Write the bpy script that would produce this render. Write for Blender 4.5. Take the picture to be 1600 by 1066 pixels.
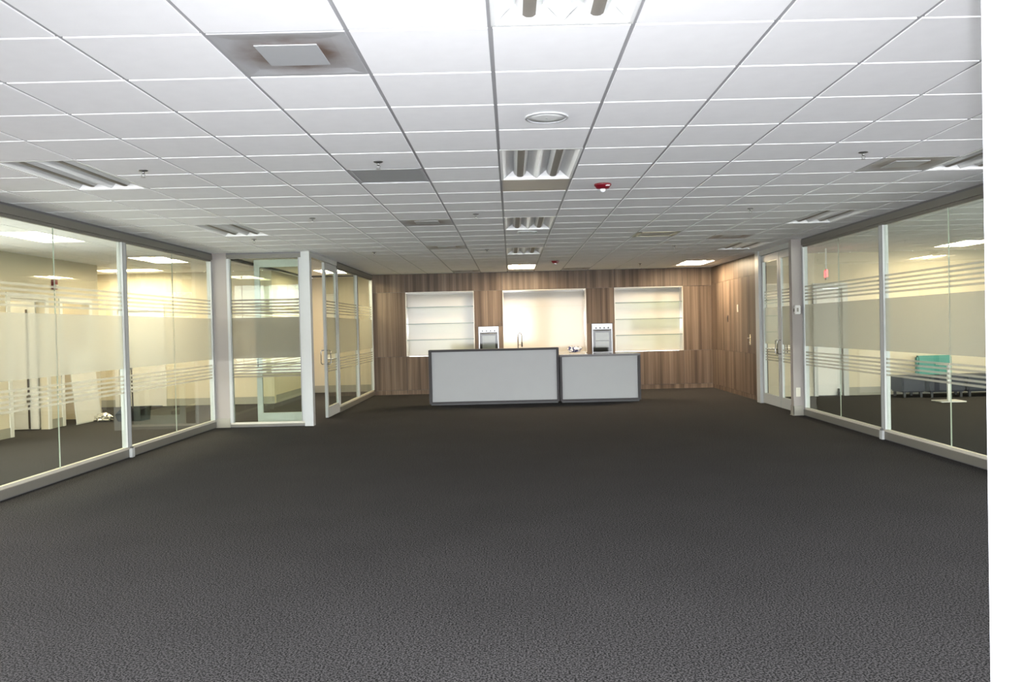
import bpy, bmesh, math, random
from mathutils import Vector, Matrix
random.seed(7)
C = bpy.context.scene
for o in list(bpy.data.objects): bpy.data.objects.remove(o)
COL = C.collection
PI = math.pi

# ------------------------------------------------------------------ camera, world, light, exposure
CH = 1.477                                   # eye height
YAW, PITCH, ROLL, FPX = 0.00032, -0.01622, -0.02318, 1296.6
cam = bpy.data.cameras.new('camera'); camo = bpy.data.objects.new('camera', cam); COL.objects.link(camo)
cy, sy, cp, sp = math.cos(YAW), math.sin(YAW), math.cos(PITCH), math.sin(PITCH)
fw = Vector((sy*cp, cy*cp, sp)); rt = Vector((cy, -sy, 0)); up = rt.cross(fw)
cr, sr = math.cos(ROLL), math.sin(ROLL)
r2 = cr*rt + sr*up; u2 = -sr*rt + cr*up
M = Matrix((r2, u2, -fw)).transposed().to_4x4(); M.translation = Vector((0, 0, CH))
camo.matrix_world = M
cam.sensor_width = 36.0; cam.lens = 36.0*FPX/1600; cam.clip_start = 0.02; cam.clip_end = 200
C.camera = camo

w = bpy.data.worlds.new('world'); C.world = w; w.use_nodes = True
w.node_tree.nodes['Background'].inputs[0].default_value = (0.95, 0.97, 1.0, 1)
w.node_tree.nodes['Background'].inputs[1].default_value = 7.6

def lamp(name, kind, loc, rot, energy, color, **kw):
    l = bpy.data.lights.new(name, kind); l.energy = energy; l.color = color
    for k, v in kw.items(): setattr(l, k, v)
    o = bpy.data.objects.new(name, l); COL.objects.link(o); o.location = loc; o.rotation_euler = rot
    return o
# the camera's own flash, just above and right of the lens
lamp('camera_flash', 'SPOT', (0.045, 0.0, CH+0.13), (PI/2+0.03, 0, 0), 760, (0.93, 0.95, 1.0),
     spot_size=math.radians(90), spot_blend=1.0, shadow_soft_size=0.022)
# added fill lamp outside an invented right room window, lifts the main ceiling
lamp('added_fill_right', 'AREA', (12.3, 7.0, 1.55), (PI/2, 0, PI/2), 130, (1.0, 0.97, 0.92), shape='RECTANGLE', size=6.0, size_y=1.5)
# second added fill lamp, outside an invented left room window
lamp('added_fill_left', 'AREA', (-7.85, 9.7, 1.55), (PI/2, 0, -PI/2), 70, (1.0, 0.97, 0.92), shape='RECTANGLE', size=4.3, size_y=1.5)
LIT_STRENGTH = 74.0

C.view_settings.view_transform = 'Standard'; C.view_settings.look = 'None'
C.view_settings.gamma = 1.0; C.view_settings.use_curve_mapping = False
C.view_settings.exposure = 0.7
try:
    C.cycles.transparent_max_bounces = 32; C.cycles.max_bounces = 10; C.cycles.diffuse_bounces = 5
except Exception: pass

# ------------------------------------------------------------------ materials
def mat(name):
    m = bpy.data.materials.new(name); m.use_nodes = True
    nt = m.node_tree; return m, nt, nt.nodes['Principled BSDF']
def N(nt, t, **kw):
    n = nt.nodes.new(t)
    for k, v in kw.items(): setattr(n, k, v)
    return n
def simple(name, col, rough=0.5, metal=0.0, noise=0.0, scale=20, bump=0.0, spec=0.5, coat=0.0):
    m, nt, p = mat(name)
    p.inputs['Roughness'].default_value = rough; p.inputs['Metallic'].default_value = metal
    p.inputs['Specular IOR Level'].default_value = spec; p.inputs['Coat Weight'].default_value = coat
    p.inputs['Coat Roughness'].default_value = 0.05
    tc = N(nt, 'ShaderNodeTexCoord'); nz = N(nt, 'ShaderNodeTexNoise'); nz.inputs['Scale'].default_value = scale
    nz.inputs['Detail'].default_value = 4
    nt.links.new(tc.outputs['Object'], nz.inputs['Vector'])
    mx = N(nt, 'ShaderNodeMix', data_type='RGBA'); nt.links.new(nz.outputs['Fac'], mx.inputs['Factor'])
    mx.inputs['A'].default_value = (*[c*(1-noise) for c in col], 1); mx.inputs['B'].default_value = (*[min(1, c*(1+noise)) for c in col], 1)
    nt.links.new(mx.outputs['Result'], p.inputs['Base Color'])
    if bump:
        b = N(nt, 'ShaderNodeBump'); b.inputs['Strength'].default_value = bump; b.inputs['Distance'].default_value = 0.004
        nt.links.new(nz.outputs['Fac'], b.inputs['Height']); nt.links.new(b.outputs['Normal'], p.inputs['Normal'])
    return m
def emit(name, col, s):
    m, nt, p = mat(name); p.inputs['Base Color'].default_value = (*col, 1)
    p.inputs['Emission Color'].default_value = (*col, 1); p.inputs['Emission Strength'].default_value = s
    return m

m_tile = simple('ceiling_tile_white', (0.89, 0.89, 0.90), 0.9, noise=0.035, scale=9, bump=0.08, spec=0.15)
m_tee = simple('tee_grey', (0.41, 0.41, 0.42), 0.5, noise=0.03)
m_plenum = simple('plenum_dark', (0.10, 0.10, 0.10), 0.9, noise=0.1)
m_alu = simple('frame_aluminium', (0.3905, 0.4028, 0.3966), 0.38, metal=0.0, noise=0.03, scale=30)
m_rail_shaded = simple('rail_shaded', (0.1318, 0.1249, 0.1062), 0.40, noise=0.04, scale=30)  # frame metal with the dim grazing light on the rails put into its colour
m_rail_lip = simple('rail_lip', (0.4648, 0.4437, 0.3732), 0.4)
m_alu_dark = simple('gasket_grey', (0.10, 0.10, 0.105), 0.6)
m_paint = simple('wall_paint_light', (0.2913, 0.2665, 0.2479), 0.75, noise=0.02, scale=6, spec=0.3)
m_paint_cream = simple('wall_paint_cream', (0.5138, 0.4597, 0.3583), 0.8, noise=0.02, scale=5, spec=0.2)
m_trim_white = simple('trim_white', (0.5775, 0.5704, 0.5493), 0.45, noise=0.02)
m_base = simple('vinyl_base', (0.2535, 0.243, 0.2042), 0.55, noise=0.04)
m_white_gloss = simple('white_glass_gloss', (0.4957, 0.4669, 0.4092), 0.10, noise=0.01, coat=0.1, spec=.4)
m_white_metal = simple('reflector_white', (0.86, 0.87, 0.86), 0.4, noise=0.01)
m_perf = simple('perforated_metal', (0.24, 0.22, 0.19), 0.5, noise=0.25, scale=400)
m_diff = simple('diffuser_metal', (0.43, 0.44, 0.45), 0.45, noise=0.03)
m_counter_panel = simple('counter_panel', (0.327, 0.3325, 0.3325), 0.45, noise=0.03, scale=4)
m_counter_dark = simple('counter_solid_surface', (0.055, 0.052, 0.054), 0.5, noise=0.25, scale=300, spec=0.12)
m_counter_top = simple('counter_top_dark', (0.05, 0.045, 0.045), 0.12, noise=0.25, scale=300, spec=0.25)
m_steel = simple('stainless', (0.2817, 0.2817, 0.2817), 0.30, metal=1.0, noise=0.04, scale=60)
m_chrome = simple('chrome', (0.3873, 0.3873, 0.3944), 0.12, metal=1.0)
m_faucet = simple('faucet_steel', (0.05, 0.045, 0.042), 0.4, spec=.2)
m_black = simple('black_plastic', (0.018, 0.018, 0.02), 0.35, noise=0.2)
m_blackglass = simple('oven_glass', (0.012, 0.014, 0.013), 0.06, spec=.4)
m_red = simple('alarm_red', (0.12, 0.004, 0.010), 0.3, noise=0.05)
m_teal = simple('teal_fabric', (0.0493, 0.2113, 0.1831), 0.85, noise=0.12, scale=120)
m_navy = simple('navy_fabric', (0.01268, 0.01549, 0.02465), 0.9, noise=0.2, scale=90)
m_plate = simple('switch_plate', (0.507, 0.4789, 0.3944), 0.4)
m_plate_dark = simple('dark_plate', (0.05, 0.04, 0.035), 0.4)
m_foil = simple('silver_foil', (0.75, 0.73, 0.68), 0.25, metal=0.9, noise=0.2, scale=25, bump=0.8)
m_lens = simple('strobe_lens_clear', (0.7, 0.7, 0.72), 0.1, coat=1)
m_jamb = simple('jamb_white', (0.50, 0.51, 0.56), 0.5)
m_exit = emit('exit_red', (1.0, 0.05, 0.06), 5.0)
WARM = (1.0, 0.84, 0.60)
m_lit = emit('lamp_lit_warm', WARM, LIT_STRENGTH)
m_lit_cool = emit('lamp_lit_kitchen', (1.0, 0.80, 0.54), LIT_STRENGTH*1.25)

# frosted film and clear glass
def m_film_f():
    m, nt, p = mat('frosted_film'); nt.nodes.remove(p); out = nt.nodes['Material Output']
    d = N(nt, 'ShaderNodeBsdfDiffuse'); d.inputs[0].default_value = (0.38, 0.375, 0.335, 1)
    t = N(nt, 'ShaderNodeBsdfTranslucent'); t.inputs[0].default_value = (0.40, 0.385, 0.325, 1)
    tr = N(nt, 'ShaderNodeBsdfTransparent')
    tc = N(nt, 'ShaderNodeTexCoord'); nz = N(nt, 'ShaderNodeTexNoise'); nz.inputs['Scale'].default_value = 300
    nt.links.new(tc.outputs['Object'], nz.inputs['Vector'])
    mp = N(nt, 'ShaderNodeMapRange'); mp.inputs['To Min'].default_value = 0.46; mp.inputs['To Max'].default_value = 0.54
    nt.links.new(nz.outputs['Fac'], mp.inputs['Value'])
    a = N(nt, 'ShaderNodeMixShader'); a.inputs[0].default_value = 0.62
    nt.links.new(d.outputs[0], a.inputs[1]); nt.links.new(t.outputs[0], a.inputs[2])
    b = N(nt, 'ShaderNodeMixShader'); nt.links.new(mp.outputs['Result'], b.inputs[0])
    nt.links.new(a.outputs[0], b.inputs[1]); nt.links.new(tr.outputs[0], b.inputs[2])
    nt.links.new(b.outputs[0], out.inputs['Surface']); return m
m_film = m_film_f()
def m_glass_f(name, tint, ior):
    m, nt, p = mat(name); nt.nodes.remove(p); out = nt.nodes['Material Output']
    tr = N(nt, 'ShaderNodeBsdfTransparent'); tr.inputs[0].default_value = (*tint, 1)
    g = N(nt, 'ShaderNodeBsdfGlossy'); g.inputs['Roughness'].default_value = 0.0; g.inputs[0].default_value = (0.95, 1, 0.97, 1)
    f = N(nt, 'ShaderNodeFresnel'); f.inputs['IOR'].default_value = ior
    ge = N(nt, 'ShaderNodeNewGeometry'); mu = N(nt, 'ShaderNodeMath', operation='MULTIPLY'); sb = N(nt, 'ShaderNodeMath', operation='SUBTRACT')
    sb.inputs[0].default_value = 1.0; nt.links.new(ge.outputs['Backfacing'], sb.inputs[1])
    nt.links.new(f.outputs[0], mu.inputs[0]); nt.links.new(sb.outputs[0], mu.inputs[1])
    x = N(nt, 'ShaderNodeMixShader'); nt.links.new(mu.outputs[0], x.inputs[0])
    nt.links.new(tr.outputs[0], x.inputs[1]); nt.links.new(g.outputs[0], x.inputs[2])
    nt.links.new(x.outputs[0], out.inputs['Surface']); return m
m_glass = m_glass_f('partition_glass', (0.93, 0.96, 0.91), 1.55)
m_shelf = m_glass_f('shelf_glass', (0.80, 0.90, 0.84), 1.45)
m_shelf_edge = simple('shelf_edge_green', (0.12, 0.16, 0.14), 0.2)

def m_wood_f():
    m, nt, p = mat('wood_laminate'); p.inputs['Roughness'].default_value = 0.42; p.inputs['Specular IOR Level'].default_value = 0.15
    ge = N(nt, 'ShaderNodeNewGeometry'); sx = N(nt, 'ShaderNodeSeparateXYZ'); nt.links.new(ge.outputs['Position'], sx.inputs[0])
    ad = N(nt, 'ShaderNodeMath', operation='ADD'); nt.links.new(sx.outputs[0], ad.inputs[0]); nt.links.new(sx.outputs[1], ad.inputs[1])
    oi = N(nt, 'ShaderNodeObjectInfo'); rz = N(nt, 'ShaderNodeMath', operation='MULTIPLY'); rz.inputs[1].default_value = 40
    nt.links.new(oi.outputs['Random'], rz.inputs[0])
    def band(scale, zs):
        a = N(nt, 'ShaderNodeMath', operation='MULTIPLY'); a.inputs[1].default_value = scale; nt.links.new(ad.outputs[0], a.inputs[0])
        z = N(nt, 'ShaderNodeMath', operation='MULTIPLY'); z.inputs[1].default_value = zs; nt.links.new(sx.outputs[2], z.inputs[0])
        c = N(nt, 'ShaderNodeCombineXYZ'); nt.links.new(a.outputs[0], c.inputs[0]); nt.links.new(rz.outputs[0], c.inputs[1]); nt.links.new(z.outputs[0], c.inputs[2])
        n = N(nt, 'ShaderNodeTexNoise'); n.inputs['Scale'].default_value = 1.0; n.inputs['Detail'].default_value = 3; nt.links.new(c.outputs[0], n.inputs['Vector'])
        return n
    n1 = band(9, 0.15); n2 = band(45, 0.8)
    r = N(nt, 'ShaderNodeValToRGB'); e = r.color_ramp.elements
    e[0].position = 0.33; e[0].color = (0.07394, 0.05211, 0.03803, 1); e[1].position = 0.68; e[1].color = (0.1901, 0.1444, 0.1092, 1)
    nt.links.new(n1.outputs['Fac'], r.inputs[0])
    mx = N(nt, 'ShaderNodeMix', data_type='RGBA', blend_type='MULTIPLY'); mx.inputs['Factor'].default_value = 0.6
    r2_ = N(nt, 'ShaderNodeValToRGB'); r2_.color_ramp.elements[0].position = 0.3; r2_.color_ramp.elements[0].color = (0.55, 0.53, 0.52, 1)
    r2_.color_ramp.elements[1].position = 0.65; nt.links.new(n2.outputs['Fac'], r2_.inputs[0])
    nt.links.new(r.outputs[0], mx.inputs['A']); nt.links.new(r2_.outputs[0], mx.inputs['B'])
    nt.links.new(mx.outputs['Result'], p.inputs['Base Color']); return m
m_wood = m_wood_f()

def m_carpet_f():
    m, nt, p = mat('carpet_loop'); p.inputs['Roughness'].default_value = 0.95; p.inputs['Specular IOR Level'].default_value = 0.1
    ge = N(nt, 'ShaderNodeNewGeometry')
    n1 = N(nt, 'ShaderNodeTexNoise'); n1.inputs['Scale'].default_value = 105; n1.inputs['Detail'].default_value = 1.5; n1.inputs['Roughness'].default_value = 0.7
    n3 = N(nt, 'ShaderNodeTexNoise'); n3.inputs['Scale'].default_value = 1.3; n3.inputs['Detail'].default_value = 5
    for n in (n1, n3): nt.links.new(ge.outputs['Position'], n.inputs['Vector'])
    r = N(nt, 'ShaderNodeValToRGB'); e = r.color_ramp.elements
    e[0].position = 0.43; e[0].color = (0.002366, 0.002288, 0.002366, 1); e[1].position = 0.58; e[1].color = (0.05404, 0.05128, 0.05183, 1)
    nt.links.new(n1.outputs['Fac'], r.inputs[0])
    mp = N(nt, 'ShaderNodeMapRange'); mp.inputs['From Min'].default_value = 0.3; mp.inputs['From Max'].default_value = 0.7
    mp.inputs['To Min'].default_value = 0.90; mp.inputs['To Max'].default_value = 1.06; nt.links.new(n3.outputs['Fac'], mp.inputs['Value'])
    mx = N(nt, 'ShaderNodeMix', data_type='RGBA', blend_type='MULTIPLY'); mx.inputs['Factor'].default_value = 1.0
    nt.links.new(r.outputs[0], mx.inputs['A']); nt.links.new(mp.outputs['Result'], mx.inputs['B'])
    nt.links.new(mx.outputs['Result'], p.inputs['Base Color'])
    b = N(nt, 'ShaderNodeBump'); b.inputs['Strength'].default_value = 0.12; b.inputs['Distance'].default_value = 0.003
    nt.links.new(n1.outputs['Fac'], b.inputs['Height']); nt.links.new(b.outputs['Normal'], p.inputs['Normal']); return m
m_carpet = m_carpet_f()

def m_dirty_f():
    m, nt, p = mat('diffuser_stained'); p.inputs['Roughness'].default_value = 0.4
    tc = N(nt, 'ShaderNodeTexCoord'); nz = N(nt, 'ShaderNodeTexNoise'); nz.inputs['Scale'].default_value = 9; nz.inputs['Detail'].default_value = 6
    nt.links.new(tc.outputs['Object'], nz.inputs['Vector'])
    ln = N(nt, 'ShaderNodeVectorMath', operation='LENGTH'); nt.links.new(tc.outputs['Object'], ln.inputs[0])
    ring = N(nt, 'ShaderNodeMapRange'); ring.inputs['From Min'].default_value = 0.32; ring.inputs['From Max'].default_value = 0.12
    nt.links.new(ln.outputs['Value'], ring.inputs['Value'])
    mu = N(nt, 'ShaderNodeMath', operation='MULTIPLY'); nt.links.new(nz.outputs['Fac'], mu.inputs[0]); nt.links.new(ring.outputs['Result'], mu.inputs[1])
    r = N(nt, 'ShaderNodeValToRGB'); e = r.color_ramp.elements
    e[0].position = 0.05; e[0].color = (0.42, 0.42, 0.43, 1); e[1].position = 0.50; e[1].color = (0.17, 0.12, 0.095, 1)
    nt.links.new(mu.outputs[0], r.inputs[0]); nt.links.new(r.outputs[0], p.inputs['Base Color']); return m
m_dirty = m_dirty_f()

def m_bag_f():
    m, nt, p = mat('blue_white_wrap'); p.inputs['Roughness'].default_value = 0.35
    tc = N(nt, 'ShaderNodeTexCoord'); v = N(nt, 'ShaderNodeTexNoise'); v.inputs['Scale'].default_value = 13; v.inputs['Detail'].default_value = 1
    nt.links.new(tc.outputs['Object'], v.inputs['Vector'])
    r = N(nt, 'ShaderNodeValToRGB'); r.color_ramp.interpolation = 'CONSTANT'; e = r.color_ramp.elements
    e[0].position = 0; e[0].color = (0.02, 0.03, 0.13, 1); e[1].position = 0.47; e[1].color = (0.80, 0.80, 0.86, 1)
    x = e.new(0.42); x.color = (0.22, 0.26, 0.42, 1)
    nt.links.new(v.outputs['Fac'], r.inputs[0]); nt.links.new(r.outputs[0], p.inputs['Base Color']); return m
m_bag = m_bag_f()

# ------------------------------------------------------------------ helpers
def bx(bm, x0, x1, y0, y1, z0, z1):
    vs = [bm.verts.new((x, y, z)) for z in (z0, z1) for y in (y0, y1) for x in (x0, x1)]
    for f in ((0, 2, 3, 1), (4, 5, 7, 6), (0, 1, 5, 4), (2, 6, 7, 3), (0, 4, 6, 2), (1, 3, 7, 5)):
        bm.faces.new([vs[i] for i in f])
    return bm
def box(x0, x1, y0, y1, z0, z1, bev=0.0):
    bm = bmesh.new(); bx(bm, min(x0, x1), max(x0, x1), min(y0, y1), max(y0, y1), min(z0, z1), max(z0, z1))
    if bev: bmesh.ops.bevel(bm, geom=bm.edges[:], offset=bev, segments=2, affect='EDGES')
    return bm
def boxes(*L):
    bm = bmesh.new()
    for b in L: bx(bm, min(b[0], b[1]), max(b[0], b[1]), min(b[2], b[3]), max(b[2], b[3]), min(b[4], b[5]), max(b[4], b[5]))
    return bm
def lathe(prof, n=24):
    bm = bmesh.new(); rings = []
    for r, z in prof:
        rings.append([bm.verts.new((r*math.cos(2*PI*i/n), r*math.sin(2*PI*i/n), z)) for i in range(n)])
    for a, b in zip(rings, rings[1:]):
        for i in range(n): bm.faces.new((a[i], a[(i+1) % n], b[(i+1) % n], b[i]))
    bm.faces.new(rings[0][::-1]); bm.faces.new(rings[-1])
    bmesh.ops.recalc_face_normals(bm, faces=bm.faces[:]); return bm
def tube(pts, r, n=10):
    bm = bmesh.new(); rings = []; pts = [Vector(p) for p in pts]
    for i, p in enumerate(pts):
        t = (pts[min(i+1, len(pts)-1)] - pts[max(i-1, 0)]).normalized()
        a = t.cross(Vector((0, 0, 1)) if abs(t.z) < .9 else Vector((1, 0, 0))).normalized(); b = t.cross(a)
        rings.append([bm.verts.new(p + r*(math.cos(2*PI*k/n)*a + math.sin(2*PI*k/n)*b)) for k in range(n)])
    for A, B in zip(rings, rings[1:]):
        for k in range(n): bm.faces.new((A[k], A[(k+1) % n], B[(k+1) % n], B[k]))
    bm.faces.new(rings[0][::-1]); bm.faces.new(rings[-1])
    bmesh.ops.recalc_face_normals(bm, faces=bm.faces[:]); return bm
def obj(name, bm, m, parent=None, smooth=False, loc=None):
    me = bpy.data.meshes.new(name); bm.to_mesh(me); bm.free(); me.materials.append(m)
    if smooth: me.polygons.foreach_set('use_smooth', [True]*len(me.polygons))
    o = bpy.data.objects.new(name, me); COL.objects.link(o)
    if parent is not None: o.parent = parent
    if loc: o.location = loc
    return o
def tag(o, label, cat, group=None, kind=None):
    o['label'] = label; o['category'] = cat
    if group: o['group'] = group
    if kind: o['kind'] = kind
    return o
def empty(name, loc=(0, 0, 0), rz=0):
    o = bpy.data.objects.new(name, None); COL.objects.link(o); o.location = loc; o.rotation_euler = (0, 0, rz)
    o.empty_display_size = .1; return o
def dup(root, loc, rz=0, parent=None):
    kids = list(root.children)
    c = root.copy(); COL.objects.link(c); c.location = loc; c.rotation_euler = (0, 0, rz)
    def rec(src, dst):
        for ch in list(src.children):
            k = ch.copy(); COL.objects.link(k); k.parent = dst; rec(ch, k)
    rec(root, c); return c
def struct(name, bm, m, label, cat): return tag(obj(name, bm, m), label, cat, kind='structure')

# ------------------------------------------------------------------ layout numbers (metres)
XL, XR, YB, CZ = -4.725, 4.568, 18.96, 2.752
GX, GY, T = -0.0616, 3.5413, 0.6096
XC = -3.18                                    # glazed corridor line on the left
def gx(i): return GX + i*T
def gy(j): return GY + j*T

# ------------------------------------------------------------------ floor
struct('floor', box(-11.5, 12.5, -5, 24, -0.06, 0.0), m_carpet, 'dark charcoal loop pile carpet covering the whole floor', 'floor')

# ------------------------------------------------------------------ main ceiling
ceil = struct('ceiling', boxes((XL-.05, 4.75, 1.6, 19.5, 2.95, 3.02), (XL-.05, 4.75, 1.6, 1.66, CZ+.02, 2.95), (XL-.05, 4.75, 19.3, 19.5, CZ+.002, 2.95), (XL-.09, XL-.04, 1.6, 19.5, CZ+.012, 2.95), (4.70, 4.75, 1.6, 19.5, CZ+.012, 2.95), (XC-.09, XC-.04, 13.2, 19.5, CZ+.012, 2.95)), m_plenum, 'suspended ceiling of white lay-in tiles in a grey grid', 'ceiling')
occupied = set()
TROFF = {'T1': (0, -2), 'T2': (0, 4), 'T3': (0, 10), 'T4': (0, 16), 'T5': (0, 22), 'L1': (-6, 4), 'L2': (-6, 10),
         'R1': (6, 4), 'R2': (6, 10), 'R3': (6, 16), 'R4': (6, 22)}
for i, j in TROFF.values(): occupied |= {(i, j), (i, j+1)}
DIFF = [(-2, 0), (-2, 10), (5, 5), (-2, 15), (-2, 24), (2, 24), (5, 14)]
GRILLE = [(-2, 5)]; RETURN = [(3, 13)]; PANEL = [(0, 6)]
for c in DIFF+GRILLE+RETURN+PANEL: occupied.add(c)
REV, DROP, TH = 0.0110, 0.0065, 0.018
def pix(x, y, z):
    v = Vector((x, y, z-CH)); d = v.dot(fw)
    return (800+FPX*v.dot(r2)/d, 533-FPX*v.dot(u2)/d) if d > .1 else None
cells = []
for i in range(-8, 8):
    for j in range(-3, 26):
        if (i, j) in occupied: continue
        x0, x1 = gx(i)+REV, gx(i+1)-REV; y0, y1 = gy(j)+REV, gy(j+1)-REV
        lo = XL if gy(j) < 13.1 else XC
        x0 = max(x0, lo+.01); x1 = min(x1, XR+.03); y1 = min(y1, YB-.005)
        if x1-x0 < .04 or y1-y0 < .04: continue
        ps = [pix(a, b, CZ) for a in (x0, x1) for b in (y0, y1)]
        area = 0
        if all(ps):
            cl = [(min(max(p[0], 0), 1545), min(max(p[1], 0), 1066)) for p in ps]
            q = [cl[0], cl[1], cl[3], cl[2]]
            area = abs(sum(q[k][0]*q[(k+1) % 4][1]-q[(k+1) % 4][0]*q[k][1] for k in range(4)))/2
        cells.append((area, x0, x1, y0, y1))
cells.sort(reverse=True)
tilecache = {}
def tile_bm(dx, dy):
    bm = bmesh.new(); e = .003
    bx(bm, 0, dx, 0, dy, 0, TH); return bm
for area, x0, x1, y0, y1 in cells[:300]:
    key = (round(x1-x0, 3), round(y1-y0, 3))
    if key not in tilecache:
        tilecache[key] = obj('ceiling_tile', tile_bm(*key), m_tile, ceil, loc=(x0, y0, CZ))
    else:
        o = tilecache[key].copy(); COL.objects.link(o); o.location = (x0, y0, CZ)
rest = boxes(*[(x0, x1, y0, y1, CZ, CZ+TH) for a, x0, x1, y0, y1 in cells[300:]])
o = obj('distant_ceiling_tiles', rest, m_tile, ceil); o['kind'] = 'stuff'
for i in range(-7, 8):
    obj('main_tee', box(gx(i)-.012, gx(i)+.012, 1.75, YB-.005, CZ+DROP, CZ+DROP+.03) if i >= -5 else
        box(gx(i)-.012, gx(i)+.012, 1.75, 13.1, CZ+DROP, CZ+DROP+.03), m_tee, ceil)
for j in range(-3, 26):
    y = gy(j); lo = XL if y < 13.1 else XC
    cut = sorted(i for i, jj in TROFF.values() if jj+1 == j); segs = []; a = lo
    for i in cut:
        if gx(i) > a: segs.append((a, gx(i)))
        a = max(a, gx(i+1))
    segs.append((a, XR))
    obj('cross_tee', boxes(*[(p, q, y-.012, y+.012, CZ+DROP+.001, CZ+DROP+.026) for p, q in segs]), m_tee, ceil)
# wall angles
obj('wall_angle', box(XL, XL+.022, 1.75, 13.1, CZ+DROP-.002, CZ+DROP+.02), m_tee, ceil)
obj('wall_angle', box(XC, XC+.022, 13.1, YB, CZ+DROP-.002, CZ+DROP+.02), m_tee, ceil)
obj('wall_angle', box(XR-.0, XR+.02, 1.75, YB, CZ+DROP-.002, CZ+DROP+.02), m_tee, ceil)
obj('wall_angle', box(XC, XR, YB-.022, YB, CZ+DROP-.002, CZ+DROP+.02), m_alu_dark, ceil)

# ------------------------------------------------------------------ troffers
def bay_basket(bm, xc, rw, L0, L1, zc, rz, full):
    n = 10; sec = []
    ys = [L0 + rw*(1-math.cos(k*PI/2/5)) for k in range(6)] + [L1 - rw*(1-math.cos(k*PI/2/5)) for k in range(5, -1, -1)]
    sc = [math.sin(k*PI/2/5)*.995+.005 for k in range(6)]; sc = sc + sc[::-1]
    rings = []
    for y, s in zip(ys, sc):
        rings.append([bm.verts.new((xc + rw*s*math.cos(PI+PI*k/n), y, zc + rz*s*math.sin(PI+PI*k/n))) for k in range(n+1)])
    for A, B in zip(rings, rings[1:]):
        for k in range(n): bm.faces.new((A[k], A[k+1], B[k+1], B[k]))
    bmesh.ops.recalc_face_normals(bm, faces=bm.faces[:])
def make_troffer(lit=None):
    r = empty('ceiling_light'); W, L = T, 2*T
    # origin = cell centre at tile level
    hw, hl, H = W/2-.004, L/2-.004, .10
    bm = boxes((-hw, hw, -hl, hl, H, H+.01), (-hw, -hw+.004, -hl, hl, 0, H), (hw-.004, hw, -hl, hl, 0, H),
               (-hw, hw, -hl, -hl+.004, 0, H), (-hw, hw, hl-.004, hl, 0, H),
               (-hw, -hw+.02, -hl, hl, .0, .004), (hw-.02, hw, -hl, hl, .0, .004), (-hw, hw, -hl, -hl+.02, .0, .004), (-hw, hw, hl-.02, hl, .0, .004))
    obj('housing', bm, m_white_metal, r)
    for s in (-1, 1):
        xc = s*(hw-.02)/2; half = (hw-.02)/2
        bm = bmesh.new()
        for t in (-1, 1):   # curved sloping sides of the bay
            prof = [(half, .004), (half*.84, .026), (half*.62, .05), (half*.36, .068), (half*.0, .074)]
            A = [bm.verts.new((xc+t*p, -hl+.02, z)) for p, z in prof]; B = [bm.verts.new((xc+t*p, hl-.02, z)) for p, z in prof]
            for k in range(4): bm.faces.new((A[k], A[k+1], B[k+1], B[k]) if t < 0 else (B[k], B[k+1], A[k+1], A[k]))
        obj('reflector', bm, m_white_metal, r, smooth=False)
        for e in (-1, 1):   # sloping end plates
            bm = bmesh.new(); y0, y1 = e*(hl-.02), e*(hl-.07)
            pts = [(-half, .004, y0), (half, .004, y0), (half*.42, .066, y1), (-half*.42, .066, y1)]
            bm.faces.new([bm.verts.new((xc+a, c, b)) for a, b, c in pts])
            obj('end_plate', bm, m_white_metal, r)
        bm = bmesh.new(); bay_basket(bm, xc, .055, -hl+.035, hl-.035, .058, .047, True)
        bk = obj('lamp_basket', bm, lit or m_white_metal, r, smooth=True)
        if not lit:
            bm = bmesh.new(); n = 6; rings = []
            for y in (-hl+.075, -hl+.085, hl-.085, hl-.075):
                ww = .55 if abs(y) > hl-.08 else 1.0
                rings.append([bm.verts.new((xc + .0565*math.cos(1.5*PI+ww*.50*(k/n-.5)*2), y, .058+.0485*math.sin(1.5*PI+ww*.50*(k/n-.5)*2))) for k in range(n+1)])
            for A, B in zip(rings, rings[1:]):
                for k in range(n): bm.faces.new((A[k], A[k+1], B[k+1], B[k]))
            bmesh.ops.recalc_face_normals(bm, faces=bm.faces[:])
            obj('perforated_strip', bm, m_perf, bk, smooth=True)
    return r
tp_off = make_troffer(); tp_lit = make_troffer(m_lit_cool); tp_lit_room = make_troffer(m_lit)
TL = {'T1': 'unlit white recessed ceiling light cut by the top of the photo', 'T2': 'unlit two-lamp ceiling light, nearest whole one of the middle row',
      'T3': 'unlit ceiling light in the middle row, third one in from the camera', 'T4': 'unlit ceiling light in the middle row, just before the lit one',
      'T5': 'lit ceiling light in the middle row beside the wood back wall', 'L1': 'unlit ceiling light nearest on the left, above the left glass wall',
      'L2': 'smaller farther unlit ceiling light on the left side, before the corner post',
      'R1': 'unlit ceiling light on the right, cut by the white door jamb', 'R2': 'unlit ceiling light on the right above the second glass panel',
      'R3': 'unlit ceiling light on the right above the double glass doors', 'R4': 'lit ceiling light in the back right corner over the wood wall'}
first = {}
for k, (i, j) in TROFF.items():
    src = tp_lit if k in ('T5', 'R4') else tp_off
    loc = (gx(i)+T/2, gy(j)+T, CZ)
    if src.name not in first: src.location = loc; o = src; first[src.name] = 1
    else: o = dup(src, loc)
    tag(o, TL[k], 'ceiling light', 'recessed ceiling lights of the main room')

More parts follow.
